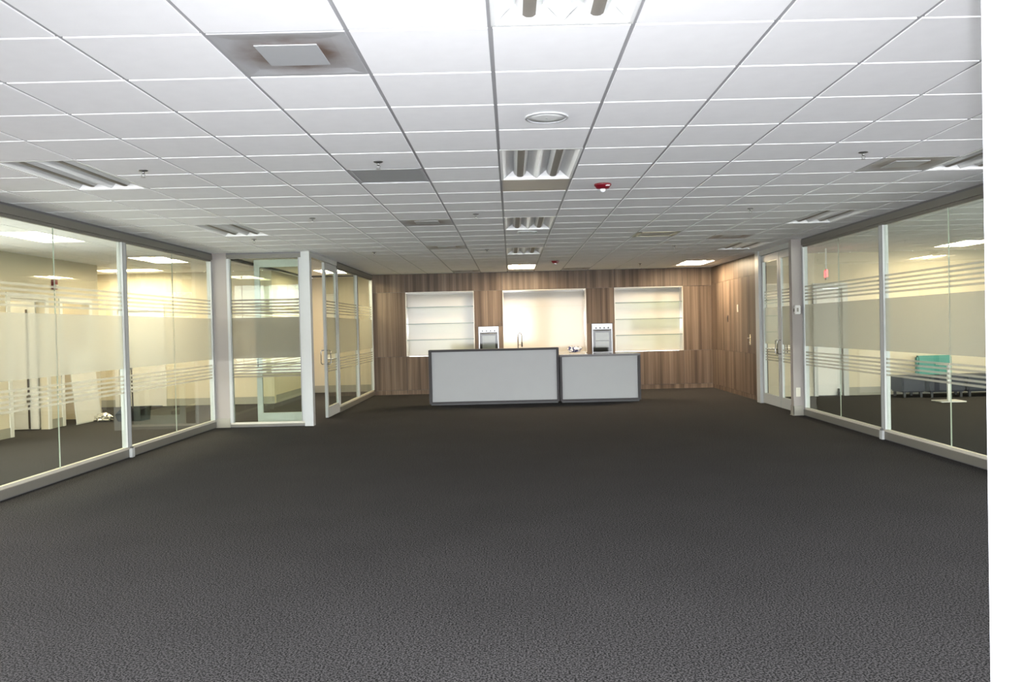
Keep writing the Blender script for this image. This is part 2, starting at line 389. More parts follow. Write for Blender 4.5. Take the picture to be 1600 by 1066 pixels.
# ------------------------------------------------------------------ diffusers and ceiling devices
def cell_c(i, j): return (gx(i)+T/2, gy(j)+T/2, CZ)
def make_diffuser(m):
    r = empty('air_diffuser'); h = T/2-.010
    pan = bmesh.new()
    o4 = [(-h, -h), (h, -h), (h, h), (-h, h)]; q = .16
    A = [pan.verts.new((x, y, 0)) for x, y in o4]; B = [pan.verts.new((x*.93, y*.93, 0)) for x, y in o4]
    D = [pan.verts.new((x/h*q*1.35, y/h*q*1.30, .006)) for x, y in o4]; E_ = [pan.verts.new((x, y, .025)) for x, y in o4]
    for k in range(4):
        n = (k+1) % 4
        pan.faces.new((A[k], A[n], B[n], B[k])); pan.faces.new((B[k], B[n], D[n], D[k])); pan.faces.new((A[n], A[k], E_[k], E_[n]))
    pan.faces.new(D)
    obj('pan', pan, m, r)
    obj('centre_plate', box(-.14, .14, -.14, .14, .0005, .0045), m_diff, r)
    return r
dL = {(-2, 0): 'large stained metal air diffuser with brown dust near the camera', (-2, 10): 'stained air diffuser further along the same ceiling row, left of centre',
      (5, 5): 'stained air diffuser beside the right hand ceiling light near the jamb', (-2, 15): 'pale air diffuser left of centre, second before the back wall',
      (-2, 24): 'air diffuser against the wood back wall above the left shelves', (2, 24): 'air diffuser against the back wall above the right oven',
      (5, 14): 'air diffuser beside the ceiling light over the glass doors'}
d0 = make_diffuser(m_dirty)
for k, c in enumerate(DIFF):
    if k == 0: d0.location = cell_c(*c); o = d0
    else: o = dup(d0, cell_c(*c))
    tag(o, dL[c], 'air diffuser', 'square plaque air diffusers')
r = tag(empty('return_grille', cell_c(-2, 5)), 'flat grey perforated return grille left of the nearest whole ceiling light', 'grille')
h = T/2-.010
obj('frame', boxes((-h, h, -h, -h+.02, 0, .02), (-h, h, h-.02, h, 0, .02), (-h, -h+.02, -h, h, 0, .02), (h-.02, h, -h, h, 0, .02)), m_diff, r)
obj('grille_face', box(-h+.02, h-.02, -h+.02, h-.02, .002, .012), simple('grille_grey', (0.40, 0.41, 0.42), .5, noise=.2, scale=300), r)
r = tag(empty('slot_grille', cell_c(3, 13)), 'square ceiling grille with cream border and dark slots right of centre', 'grille')
obj('border', boxes((-h, h, -h, -h+.07, -.004, .02), (-h, h, h-.05, h, -.004, .02), (-h, -h+.06, -h, h, -.004, .02), (h-.06, h, -h, h, -.004, .02)), simple('grille_cream', (0.5211, 0.493, 0.3873), .4), r)
obj('centre_panel', box(-h+.06, h-.06, -.10, .09, .0, .012), m_diff, r)
obj('slot', box(-h+.06, h-.06, -h+.07, -.10, .001, .010), m_black, r); obj('slot', box(-h+.06, h-.06, .09, h-.05, .001, .010), m_black, r)
r = tag(empty('ceiling_panel', cell_c(0, 6)), 'plain satin metal ceiling panel behind the nearest whole ceiling light', 'panel')
obj('plate', box(-h, h, -h, h, 0, .012, .002), simple('satin_panel', (0.3873, 0.3732, 0.331), .3, noise=.05), r)
obj('upstand', boxes((-h, h, -h, -h+.01, .012, .03), (-h, h, h-.01, h, .012, .03)), m_diff, r)

def make_speaker():
    r = empty('ceiling_speaker')
    obj('rim', lathe([(.132, 0), (.132, -.008), (.118, -.011), (.115, -.004), (.115, 0)], 40), m_diff, r, smooth=True)
    g = obj('grille', lathe([(.115, 0), (.115, -.006), (.06, -.008), (.002, -.008)], 40), simple('speaker_white', (.76, .77, .76), .6, noise=.08, scale=500), r, smooth=True)
    obj('centre_badge', lathe([(.006, -.0075), (.006, -.0095), (.001, -.010)], 12), m_diff, g)
    return r
s0 = make_speaker(); s0.location = (gx(.5), gy(2.5), CZ)
tag(s0, 'round white ceiling speaker nearest the camera, ahead of the middle light', 'speaker', 'round ceiling speakers')
tag(dup(s0, (gx(.5), gy(12.45), CZ)), 'round ceiling speaker behind the third light of the middle row', 'speaker', 'round ceiling speakers')

def make_sprinkler():
    r = empty('sprinkler_head')
    obj('escutcheon', lathe([(.036, 0), (.036, -.003), (.026, -.008), (.012, -.009)], 20), m_steel, r, smooth=True)
    obj('body', lathe([(.011, -.009), (.011, -.024), (.007, -.026), (.007, -.03)], 12), m_steel, r, smooth=True)
    obj('frame_arm', tube([(-.008, 0, -.026), (-.015, 0, -.038), (-.004, 0, -.052)], .0025, 6), m_steel, r)
    obj('frame_arm', tube([(.008, 0, -.026), (.015, 0, -.038), (.004, 0, -.052)], .0025, 6), m_steel, r)
    obj('deflector', lathe([(.003, -.050), (.016, -.053), (.016, -.055), (.002, -.056)], 16), m_steel, r)
    return r
SP = [(-1.5, 4.5, 'just before the grey return grille'), (-4.5, 4.7, 'beside the nearest left ceiling light'), (-3.5, 9.45, 'left of the second stained diffuser'),
      (-.5, 9.4, 'just left of the third middle light'), (4.55, 4.6, 'before the stained diffuser near the jamb'), (4.55, 9.5, 'left of the light above the second right glass panel'),
      (-5.55, 12.6, 'behind the farther left ceiling light'), (-3.5, 16.3, 'in the back left above the glass corridor'), (-.5, 16.3, 'just left of the fourth middle light'),
      (4.5, 16.4, 'left of the light over the glass doors'), (4.55, 22.6, 'before the back wall, left of the lit corner light')]
p0 = make_sprinkler()
for k, (a, b, t) in enumerate(SP):
    loc = (gx(a), gy(b), CZ)
    if k == 0: p0.location = loc; o = p0
    else: o = dup(p0, loc)
    tag(o, 'small pendent sprinkler head ' + t, 'sprinkler', 'ceiling sprinkler heads')

def make_alarm():
    r = empty('fire_alarm')
    obj('base', lathe([(.078, 0), (.078, -.012), (.070, -.020), (.055, -.040), (.03, -.046)], 28), m_red, r, smooth=True)
    obj('strobe_lens', lathe([(.024, -.040), (.024, -.058), (.016, -.070), (.004, -.074)], 16), m_lens, r, smooth=True)
    obj('lettering', boxes(*[(.018+.010*k, .025+.010*k, -.066, -.060, -.028, -.018) for k in range(4)]), m_trim_white, r)
    return r
a0 = make_alarm(); a0.location = (gx(1.5), gy(6.5), CZ)
tag(a0, 'red ceiling fire alarm strobe nearest the camera, right of the middle light', 'fire alarm', 'red ceiling fire alarms')
tag(dup(a0, (gx(1.55), gy(20.7), CZ)), 'distant red ceiling fire alarm close to the back wall', 'fire alarm', 'red ceiling fire alarms')

# ------------------------------------------------------------------ glazed partitions
STRIPES = [2.005, 1.953, 1.902, 1.851, 1.800, .990, .940, .890, .842, .795]
BAND = (1.085, 1.728)
def partition(name, P0, P1, nrm, label, panes=2, ends=(.055, .055), rail=.125, head=.125, ztop=CZ-.005, seam=True, gap=.0):
    """glazing between P0 and P1 (x,y); nrm points into the main room"""
    r = tag(empty(name, (P0[0], P0[1], 0)), label, 'glass partition', kind='structure')
    d = Vector((P1[0]-P0[0], P1[1]-P0[1], 0)); L = d.length; r.rotation_euler = (0, 0, math.atan2(d.y, d.x))
    s = 1 if Vector((-d.y, d.x, 0)).dot(Vector((nrm[0], nrm[1], 0))) > 0 else -1      # local +y*s = into room
    def b(x0, x1, y0, y1, z0, z1): return (x0, x1, s*y0, s*y1, z0, z1)
    obj('bottom_rail', boxes(b(0, L, -.045, .035, 0.012, rail-.03)), m_rail_shaded, r)
    obj('rail_lip', boxes(b(0, L, -.03, .012, rail-.03, rail)), m_rail_lip, r)
    obj('shadow_gap', boxes(b(0, L, -.035, .025, 0, .012)), m_alu_dark, r)
    obj('top_rail', boxes(b(0, L, -.045, .035, ztop-head+.03, ztop-.02), b(0, L, -.03, .012, ztop-head, ztop-head+.03)), m_rail_shaded, r)
    obj('top_reveal', boxes(b(0, L, -.035, .028, ztop-.02, ztop+.012)), m_alu_dark, r)
    for x0, x1 in ((0, ends[0]), (L-ends[1], L)):
        if x1 > x0:
            o = obj('mullion', boxes(b(x0, x1, -.04, .03, rail, ztop-head)), m_alu, r)
            xm = x1-.012 if x0 == 0 else x0+.006
            obj('gasket', boxes(b(xm-.0, xm+.006, .03, .0315, rail, ztop-head)), m_alu_dark, o)
    a, e = ends[0], L-ends[1]; n = panes
    for k in range(n):
        x0 = a+(e-a)*k/n+(.003 if k else 0); x1 = a+(e-a)*(k+1)/n-(.003 if k < n-1 else 0)
        p = obj('pane', boxes(b(x0, x1, -.006, .006, rail, ztop-head)), m_glass, r)
        film(p, x0+.002, x1-.002, s, .0066)
        if k: obj('glass_joint', boxes(b(x0-.006, x0, -.006, .006, rail, ztop-head)), simple_joint, r)
    return r
simple_joint = simple('clear_joint', (0.4366, 0.4648, 0.4225), .25)
def film(p, x0, x1, s, y):
    for z in STRIPES:
        obj('film_stripe', boxes((x0, x1, s*y, s*(y+.0006), z-.012, z+.012)), m_film, p)
    obj('film_band', boxes((x0, x1, s*y, s*(y+.0006), BAND[0], BAND[1])), m_film, p)
partition('window_1', (XL, 7.09), (XL, 10.13), (1, 0), 'left glass wall panel nearest the camera, with frosted band and stripes')
partition('window_2', (XL, 10.13), (XL, 13.10), (1, 0), 'left glass wall panel with frosted band, between mullion and painted pier')
partition('window_3', (XR, 10.17), (XR, 12.93), (-1, 0), 'right glass wall panel with frosted band next to the pier with the card reader')
partition('window_4', (XR, 7.12), (XR, 10.17), (-1, 0), 'right glass wall panel nearest the camera, partly behind the white jamb')
partition('window_5', (-4.47, 13.12), (-3.285, 13.12), (0, -1), 'single glass pane facing the camera beside the corner post, left', panes=1, rail=.075, head=.085)
partition('window_6', (XC, 15.13), (XC, 17.10), (1, 0), 'receding corridor glass panel next to the glass door leaf, left', panes=1)
partition('window_7', (XC, 17.10), (XC, 18.93), (1, 0), 'last corridor glass panel touching the wood back wall', panes=1)
# small clip at the foot of the two side mullions
for nm, x, y, sgn, lab in (('foot_bracket', XL+.05, 10.13, 1, 'small metal bracket at the foot of the left glass wall mullion'), ('foot_bracket', XR-.05, 10.17, -1, 'small metal bracket at the foot of the right glass wall mullion')):
    r = tag(empty(nm, (x, y, 0)), lab, 'bracket', 'mullion foot brackets')
    obj('plate', box(-.015, .02, -.04, .04, 0, .11, .004), m_alu, r); obj('knob', lathe([(.02, .11), (.022, .125), (.012, .135), (.002, .137)], 12), m_steel, r)
# posts, piers
struct('trim_1', boxes((-3.285, -3.15, 13.05, 13.19, 0, CZ)), m_alu, 'pale metal corner post of the left glass corridor', 'post')
struct('trim_2', boxes((XR-.07, XR+.06, 15.06, 15.27, 0, CZ)), m_alu, 'pale metal post between wood wall and glass doors', 'post')
struct('trim_3', boxes((XR-.0, XR+.06, 15.27, 15.33, 0, CZ)), m_black, 'dark shadow strip closing the right wood wall', 'trim')
pier = struct('wall_pier', boxes((XL-.06, -4.47, 13.10, 13.32, 0, CZ+.01)), m_paint, 'light painted pier at the end of the left glass wall', 'pier')
obj('baseboard', boxes((XL+.005, -4.472, 13.085, 13.10, 0, .145), (XL+.005, -4.472, 13.078, 13.10, 0, .012)), m_base, pier)
pier2 = struct('wall_pier', boxes((4.385, 4.64, 12.95, 13.07, 0, CZ+.01)), m_paint, 'light painted pier between glass doors and right glass wall', 'pier')
obj('baseboard', boxes((4.372, 4.53, 12.935, 12.95, 0, .15), (4.37, 4.385, 12.935, 13.06, 0, .15), (4.36, 4.53, 12.925, 13.06, 0, .012)), m_base, pier2)
# header over the left corridor opening and right doors
struct('trim_4', boxes((XC-.05, XC+.03, 13.19, 15.13, CZ-.085, CZ)), m_alu, 'metal header above the left glass doors', 'trim')
struct('trim_5', boxes((XR-.05, XR+.05, 13.07, 15.06, CZ-.085, CZ)), m_alu, 'metal header above the right glass doors', 'trim')

def door_leaf(name, P0, P1, label, handle_end=1, sides=(1, -1), stile=.085, bottom=.19, top=.12, z1=CZ-.09):
    r = tag(empty(name, (P0[0], P0[1], 0)), label, 'glass door', kind='structure')
    d = Vector((P1[0]-P0[0], P1[1]-P0[1], 0)); L = d.length; r.rotation_euler = (0, 0, math.atan2(d.y, d.x)); z0 = .012
    obj('stile', boxes((0, stile, -.022, .022, z0, z1)), m_alu, r); obj('stile', boxes((L-stile, L, -.022, .022, z0, z1)), m_alu, r)
    obj('bottom_rail', boxes((stile, L-stile, -.022, .022, z0, bottom)), m_alu, r); obj('top_rail', boxes((stile, L-stile, -.022, .022, z1-top, z1)), m_alu, r)
    p = obj('pane', boxes((stile, L-stile, -.005, .005, bottom, z1-top)), m_glass, r); film(p, stile+.003, L-stile-.003, 1, .0056)
    x = L-stile/2 if handle_end else stile/2
    for s in sides:
        y = s*.022
        pts = [(x, y, 1.16), (x, y+s*.045, 1.16), (x, y+s*.06, 1.145), (x, y+s*.06, .94), (x, y+s*.045, .925), (x, y, .925)]
        obj('pull_handle', tube(pts, .009, 8), m_chrome, r, smooth=True)
    obj('lock', boxes((x-.018, x+.018, -.03, .03, .80, .86)), m_steel, r)
    return r
door_leaf('door_1', (XC, 15.10), (XC, 14.13), 'closed leaf of the left glass doors with a chrome pull', 1)
door_leaf('door_2', (-3.30, 13.42), (-4.13, 13.42), 'open leaf of the left glass doors seen through the front pane', 1)
door_leaf('door_3', (XR, 15.05), (XR, 14.075), 'far leaf of the right glass double doors', 1)
door_leaf('door_4', (XR, 13.075), (XR, 14.055), 'near leaf of the right glass double doors, half behind the pier', 1)

# card reader and outlet on the right pier
r = tag(empty('card_reader', (4.375, 12.99, 1.65)), 'small white card reader on the pier by the right glass doors', 'card reader')
obj('case', box(-.0, .09, -.075, .0, -.07, .07, .01), m_trim_white, r, loc=(.03, -.0405, 0)); obj('window', box(.055, .085, -.118, -.115, -.03, .03), m_base, r); obj('side_button', box(.02, .031, -.09, -.06, -.03, .02), m_plate_dark, r)
r = tag(empty('outlet_cover', (4.42, 12.944, .365)), 'pale blank outlet cover low on the right pier', 'outlet')
obj('plate', box(0, .07, -.006, .006, -.07, .07, .003), m_plate, r); obj('screw', lathe([(.004, 0), (.004, .003), (.001, .0035)], 8), m_steel, r, loc=(.035, -.007, .04))

# ------------------------------------------------------------------ back wood wall
XB = [XC, -2.41, -.84, -.19, 1.72, 2.36, 3.93, 4.60]
ZB = [0, .10, .868, 2.335, CZ-.004]
D0, D1 = YB, YB+.02
core = boxes((XB[0], XB[1], D1, 19.5, 0, CZ), (XB[2], XB[3], D1, 19.5, 0, CZ), (XB[4], XB[5], D1, 19.5, 0, CZ), (XB[6], XB[7]+.1, D1, 19.5, 0, CZ),
             (XB[1], XB[2], D1, 19.5, 0, .85), (XB[3], XB[4], D1, 19.5, 0, .83), (XB[5], XB[6], D1, 19.5, 0, .85),
             (XB[1], XB[2], D1, 19.5, 2.35, CZ), (XB[3], XB[4], D1, 19.5, 2.35, CZ), (XB[5], XB[6], D1, 19.5, 2.35, CZ))
wb = struct('wall_back', core, m_plenum, 'back wall clad in vertical grained grey-brown wood panels', 'wall')
G = .003
def panel(x0, x1, z0, z1, par=wb): obj('wood_panel', box(x0+G, x1-G, D0, D1, z0+G, z1-G), m_wood, par)
def vsplit(k):
    return {3: [XB[3], .43, 1.07, XB[4]]}.get(k, [XB[k], XB[k+1]])
OV = {2: (-.755, -.293), 4: (1.832, 2.306)}; OZ = {2: (.83, 1.512), 4: (.824, 1.522)}
for k in range(7):
    s = vsplit(k)
    for a, b in zip(s, s[1:]):
        panel(a, b, ZB[3], ZB[4]); panel(a, b, ZB[1], ZB[2] if k not in OV else OZ[k][0])
    obj('plinth', box(XB[k]+G, XB[k+1]-G, D0+.004, D1, 0, ZB[1]-G), m_wood, wb)
    if k in (0, 6): panel(XB[k], XB[k+1], ZB[2], ZB[3])
    if k in OV:
        a, b = OV[k]; z0, z1 = OZ[k]
        panel(XB[k], XB[k+1], z1+.004, ZB[3]); panel(XB[k], a-.002, z0, z1+.004); panel(b+.002, XB[k+1], z0, z1+.004)
# shelf niches
def niche(x0, x1, label, depth=.32):
    r = tag(empty('shelf_unit', ((x0+x1)/2, YB, ZB[2])), label, 'shelf unit', 'built-in white shelf units')
    hw = (x1-x0)/2-.002; H = ZB[3]-ZB[2]-.003; z = .002
    obj('back_panel', box(-hw, hw, depth-.012, depth, z, H), m_white_gloss, r)
    obj('side_panel', box(-hw, -hw+.018, -.004, depth-.012, z, H), m_white_gloss, r); obj('side_panel', box(hw-.018, hw, -.004, depth-.012, z, H), m_white_gloss, r)
    obj('top_panel', box(-hw+.018, hw-.018, -.004, depth-.012, H-.018, H), m_white_gloss, r); obj('bottom_panel', box(-hw+.018, hw-.018, -.004, depth-.012, z, z+.018), m_white_gloss, r)
    for zz in (1.986, 1.606, 1.240):
        s = obj('glass_shelf', box(-hw+.019, hw-.019, .012, depth-.014, zz-ZB[2]-.006, zz-ZB[2]+.006), m_shelf, r)
        obj('shelf_edge', box(-hw+.019, hw-.019, .006, .012, zz-ZB[2]-.009, zz-ZB[2]+.009), m_shelf_edge, s)
    return r
niche(XB[1], XB[2], 'white shelf niche with three glass shelves left of the ovens')
niche(XB[5], XB[6], 'white shelf niche with three glass shelves right of the ovens')
# middle niche: counter and splashback
r = tag(empty('counter_niche', ((XB[3]+XB[4])/2, YB, .868)), 'central white glass splashback niche over the back counter between the ovens', 'kitchen counter')
hw = (XB[4]-XB[3])/2-.002; dp = .50
obj('splashback', box(-hw, hw, dp-.012, dp, .002, 1.47), m_white_gloss, r)
obj('side_panel', box(-hw, -hw+.018, -.004, dp-.012, .002, 1.464), m_white_gloss, r); obj('side_panel', box(hw-.018, hw, -.004, dp-.012, .002, 1.464), m_white_gloss, r)
obj('top_panel', box(-hw+.018, hw-.018, -.004, dp-.012, 1.446, 1.464), m_white_gloss, r)
obj('worktop', box(-hw+.018, hw-.018, -.004, dp-.012, -.03, .004), m_white_gloss, r)
obj('glass_joint', box(-hw+.018, hw-.018, dp-.0135, dp-.012, 1.085, 1.092), simple('joint_tan', (0.4366, 0.3873, 0.2958), .4), r)
# faucet
r = tag(empty('faucet', (.175, 19.20, .872)), 'tall chrome spring-neck faucet in front of the white splashback', 'faucet')
obj('base', lathe([(.032, 0), (.032, .01), (.022, .02), (.02, .12), (.012, .13)], 20), m_faucet, r, smooth=True)
pts = [(-.03, 0, .10), (-.03, 0, .40)] + [(-.03+.045*(1-math.cos(a)), 0, .40+.075*math.sin(a)) for a in [PI*k/10 for k in range(1, 11)]] + [(.06, 0, .27)]
obj('neck', tube(pts, .008, 10), m_faucet, r, smooth=True)
co = []
for k in range(140):
    t = k/139; z = .12+t*.27; co.append((-.03+.013*math.cos(t*2*PI*16), .013*math.sin(t*2*PI*16), z))
obj('spring', tube(co, .0028, 5), m_faucet, r)
obj('spray_head', lathe([(.012, .27), (.017, .24), (.019, .17), (.015, .15)], 14), m_faucet, r, smooth=True, loc=(.06, 0, 0))
obj('lever', tube([(.02, 0, .10), (.075, 0, .13)], .007, 8), m_faucet, r); obj('support_arm', tube([(-.03, 0, .2), (.06, 0, .2)], .005, 6), m_faucet, r)
# wrapped bundle on the counter
bm = bmesh.new(); bmesh.ops.create_icosphere(bm, subdivisions=4, radius=1)
random.seed(3); seeds = [Vector((random.uniform(-1, 1), random.uniform(-1, 1), random.uniform(-1, 1))).normalized() for _ in range(26)]
for v in bm.verts:
    dmin = sorted((v.co-s).length for s in seeds); f = .72+.5*min(.6, dmin[1]-dmin[0])+.12*math.sin(9*v.co.x+4*v.co.y)
    v.co = Vector((v.co.x*.175*f, v.co.y*.11*f, max(-.068, v.co.z*.085*f)))
r = tag(empty('plastic_bundle', (1.43, 19.15, .942)), 'crumpled blue and white plastic bundle on the back counter beside the right oven', 'bundle')
obj('wrap', bm, m_bag, r, smooth=False)
obj('tied_end', tube([(.10, -.02, .03), (.14, -.04, .05), (.165, -.05, .035)], .014, 8), m_bag, r)

# ovens
def oven(x0, x1, z0, z1, label):
    r = tag(empty('wall_oven', ((x0+x1)/2, YB, z0)), label, 'oven', 'built-in wall ovens'); w = (x1-x0)/2-.003; H = z1-z0-.004
    obj('frame', boxes((-w, -w+.022, -.014, .03, 0, H), (w-.022, w, -.014, .03, 0, H), (-w+.022, w-.022, -.014, .03, 0, .05), (-w+.022, w-.022, -.014, .03, H-.03, H), (-w, w, .03, .04, 0, H)), m_steel, r)
    cp_ = obj('control_panel', box(-w+.022, w-.022, -.018, .02, H-.125, H-.03), m_steel, r)
    for k in range(4):
        obj('knob', tube([(-.14+.093*k, -.018, H-.095), (-.14+.093*k, -.04, H-.095)], .018, 12), m_black, cp_)
    dr = obj('oven_door', box(-w+.022, w-.022, -.016, .025, .05, H-.13, .003), m_blackglass, r)
    obj('inner_window', box(-w+.08, w-.08, -.0185, -.016, .15, H-.20), simple('oven_window', (.07, .085, .075), .08), dr)
    obj('rack', boxes((-w+.08, w-.08, -.0195, -.0185, .30, .308)), m_black, dr)
    obj('door_handle', tube([(-w+.06, -.016, H-.155), (-w+.06, -.05, H-.155), (w-.06, -.05, H-.155), (w-.06, -.016, H-.155)], .009, 8), m_steel, dr)
    obj('vent_strip', box(-w+.022, w-.022, -.0155, -.014, .012, .035), m_black, r)
oven(*OV[2], *OZ[2], 'stainless wall oven left of the white splashback, behind the tall counter')
oven(*OV[4], *OZ[4], 'stainless wall oven right of the white splashback, above the low counter')
r = tag(empty('wall_hook', (-.235, YB, 1.60)), 'tiny dark hook on the wood beside the left oven', 'hook')
obj('peg', tube([(0, 0, 0), (0, -.03, 0)], .012, 8), m_plate_dark, r)

# ------------------------------------------------------------------ counters
def island(name, x0, x1, y0, y1, H, label, top_m, fr=.045, right=.045, toe=.03):
    r = tag(empty(name, ((x0+x1)/2, y0, 0)), label, 'counter'); w = (x1-x0)/2; D = y1-y0
    obj('side_panel', box(-w, -w+fr, 0, D, toe, H-.04, .002), m_counter_dark, r); obj('side_panel', box(w-right, w, 0, D, toe, H-.04, .002), m_counter_dark, r)
    obj('worktop', box(-w, w, -.004, D, H-.04, H, .003), top_m, r)
    obj('bottom_rail', box(-w+fr, w-right, .0, .03, toe, toe+.035), m_counter_dark, r)
    obj('front_panel', box(-w+fr+.001, w-right-.001, .05, .07, toe+.03, H-.041), m_counter_panel, r)
    obj('plinth', box(-w+.03, w-.03, .03, D-.03, 0, toe), m_black, r)
    obj('back_panel', box(-w+fr, w-right, D-.03, D-.01, toe, H-.041), m_counter_dark, r)
    return r
island('tall_counter', -1.62, .905, 16.05, 16.32, 1.072, 'taller pale-fronted island counter with dark border, left of the low one', m_counter_dark, fr=.055)
island('low_counter', .915, 2.475, 16.0, 16.62, .925, 'lower pale-fronted island counter with dark glossy top, on the right', m_counter_top, fr=.045, right=.05)

# ------------------------------------------------------------------ right wood wall
wr = struct('wall_right', boxes((4.60, 4.72, 15.3, 19.5, 0, CZ)), m_plenum, 'right return wall clad in wood panels with a flush door', 'wall')
YS = [15.33, 16.12, 17.02, 17.95, 18.955]; ZS = [.0, .09, .878, 2.365, CZ-.004]
for a, b in zip(YS, YS[1:]):
    for c, d in zip(ZS, ZS[1:]):
        obj('wood_panel' if c else 'plinth', box(4.58 if c else 4.584, 4.60, a+.002, b-.002, c+.002, d-.002), m_wood, wr)
r = tag(empty('wall_plate', (4.58, 17.56, 1.56)), 'dark narrow plate on the right wood wall', 'plate')
obj('plate', box(-.008, 0, -.045, .045, -.07, .07, .003), m_plate_dark, r); obj('insert', box(-.011, -.008, -.015, .015, -.04, .04), m_black, r)
r = tag(empty('light_switch', (4.58, 16.76, 1.76)), 'pale light switch plate on the right wood wall', 'switch')
obj('plate', box(-.008, 0, -.045, .045, -.075, .075, .003), m_plate, r); obj('rocker', box(-.012, -.008, -.017, .017, -.035, .035), m_trim_white, r)
r = tag(empty('door_lever', (4.58, 15.93, 1.17)), 'brass lever handle with lock plate on the flush wood door', 'door handle')
obj('rose', box(-.008, 0, -.03, .03, -.13, .07, .003), simple('brass', (.55, .45, .28), .25, metal=1), r); obj('lever', tube([(-.008, 0, .0), (-.05, 0, .0), (-.055, -.02, 0), (-.055, -.13, 0)], .011, 8), m_steel, r)
obj('cylinder', lathe([(.014, 0), (.014, .012), (.004, .013)], 12), m_steel, r, loc=(-.014, 0, -.09))

# ------------------------------------------------------------------ door jamb the photographer stands behind
jm = struct('door_jamb', boxes((1.0, 1.30, 1.65, 1.75, 0, 3.0)), m_jamb, 'white door jamb close to the camera along the right edge', 'door jamb')
struct('wall_front', boxes((1.30, 1.75, 1.66, 1.74, 0, 3.0)), m_paint, 'painted front wall beside the jamb', 'wall')

# ------------------------------------------------------------------ left room behind the glass
def walls(name, bm, m, label, base=None):
    o = struct(name, bm, m, label, 'wall')
    if base: obj('baseboard', boxes(*base), m_base, o)
    return o
CL = 2.79
XA = -7.55
walls('wall_left_room', boxes((XA-.12, XA, 3.5, 12.5, 0, .8), (XA-.12, XA, 3.5, 12.5, 2.3, CL), (XA-.12, XA, 3.5, 7.5, .8, 2.3), (XA-.12, XA, 11.9, 12.5, .8, 2.3), (XA-.12, XA, 12.5, 13.45, 2.1, CL), (XA-.12, XA, 13.45, 13.95, 0, CL), (XA-.12, XA, 13.95, 14.85, 2.08, CL), (XA-.12, XA, 14.85, 15.2, 0, CL)),
      m_paint_cream, 'cream wall with two doorways in the left room', [(XA, XA+.012, 3.5, 12.42, 0, .15), (XA, XA+.012, 13.54, 13.88, 0, .15), (XA, XA+.012, 14.93, 15.2, 0, .15)])
walls('wall_left_alcove', boxes((-8.75, XA-.12, 15.1, 15.2, 0, CL), (-8.85, -8.75, 15.1, 17.5, 0, CL), (-8.75, -8.25, 17.4, 17.5, 0, CL), (-8.25, -7.35, 17.4, 17.5, 2.02, CL), (-7.35, -5.0, 17.4, 17.5, 0, CL)),
      m_paint_cream, 'bright cream wall at the far end of the left room', [(-7.27, -5.0, 17.388, 17.4, 0, .15), (-8.75, -8.33, 17.388, 17.4, 0, .15)])
walls('wall_left_corridor', boxes((-5.1, -5.0, 17.5, 20.3, 0, CL), (-5.1, -3.0, 20.2, 20.3, 0, CL), (-3.18, -3.10, 19.5, 20.3, 0, CL)), m_paint_cream,
      'cream walls at the end of the glass corridor', [(-5.0, -4.988, 17.5, 20.2, 0, .17), (-5.0, -3.18, 20.188, 20.2, 0, .17)])
def casing(name, x0, x1, y, z1, label, axis='x', wdt=.085, face=-1):
    b = []
    for a, c, z0, zz in ((x0-wdt, x0, 0, z1+wdt), (x1, x1+wdt, 0, z1+wdt), (x0, x1, z1, z1+wdt)):
        b.append((a, c, y+face*.02, y, z0, zz) if axis == 'x' else (y, y+face*.02, a, c, z0, zz))
    return struct(name, boxes(*b), m_trim_white, label, 'trim')
casing('trim_6', 12.5, 13.45, XA, 2.1, 'white casing of the nearer left room doorway', 'y', face=1)
r = tag(empty('added_window_left', (XA-.06, 9.7, .8)), 'added aluminium window frame for the left room fill light', 'window', kind='structure')  # unseen window, added to give the left fill lamp an opening
obj('frame', boxes((-.03, .03, -2.2, 2.2, 0, .05), (-.03, .03, -2.2, 2.2, 1.45, 1.5), (-.03, .03, -2.2, -2.15, .05, 1.45), (-.03, .03, 2.15, 2.2, .05, 1.45), (-.03, .03, -.025, .025, .05, 1.45)), m_alu, r)
r = tag(empty('added_window_right', (12.15, 7.0, .8)), 'added aluminium window frame for the right room fill light', 'window', kind='structure')  # invented out-of-view window around the right fill lamp
obj('frame', boxes((-.03, .03, -3, 3, 0, .05), (-.03, .03, -3, 3, 1.45, 1.5), (-.03, .03, -3, -2.95, .05, 1.45), (-.03, .03, 2.95, 3, .05, 1.45), (-.03, .03, -1.02, -.98, .05, 1.45), (-.03, .03, .98, 1.02, .05, 1.45)), m_alu, r)
casing('trim_7', 13.95, 14.85, XA, 2.08, 'white casing of the farther left room doorway', 'y', face=1)
casing('trim_8', -8.25, -7.35, 17.4, 2.02, 'white casing of the door on the far left room wall', 'x')
def slab_door(name, x0, x1, y0, y1, z1, label, knob):
    o = struct(name, box(x0, x1, y0, y1, .01, z1, .003), m_trim_white, label, 'door')
    obj('door_knob', tube([knob, (knob[0]+.05 if abs(y1-y0) > abs(x1-x0) else knob[0], knob[1]-.06 if abs(y1-y0) < abs(x1-x0) else knob[1], knob[2])], .025, 10), m_steel, o); return o
slab_door('door_5', -8.245, -7.355, 17.42, 17.46, 2.015, 'white door closed in the far left room wall', (-7.43, 17.42, 1.0))
slab_door('door_6', -8.42, XA-.13, 13.40, 13.44, 2.08, 'white door leaf standing open in the nearer left room doorway', (-8.3, 13.40, 1.0))
r = tag(empty('hinge_plate', (-7.79, 13.39, .50)), 'grey door closer plate on the edge of the open white door', 'door hardware')
obj('plate', box(-.06, .0, -.012, .008, -.06, .06, .003), m_steel, r); obj('rod', box(-.045, -.015, -.004, .008, -.48, 1.45), m_plate_dark, r)
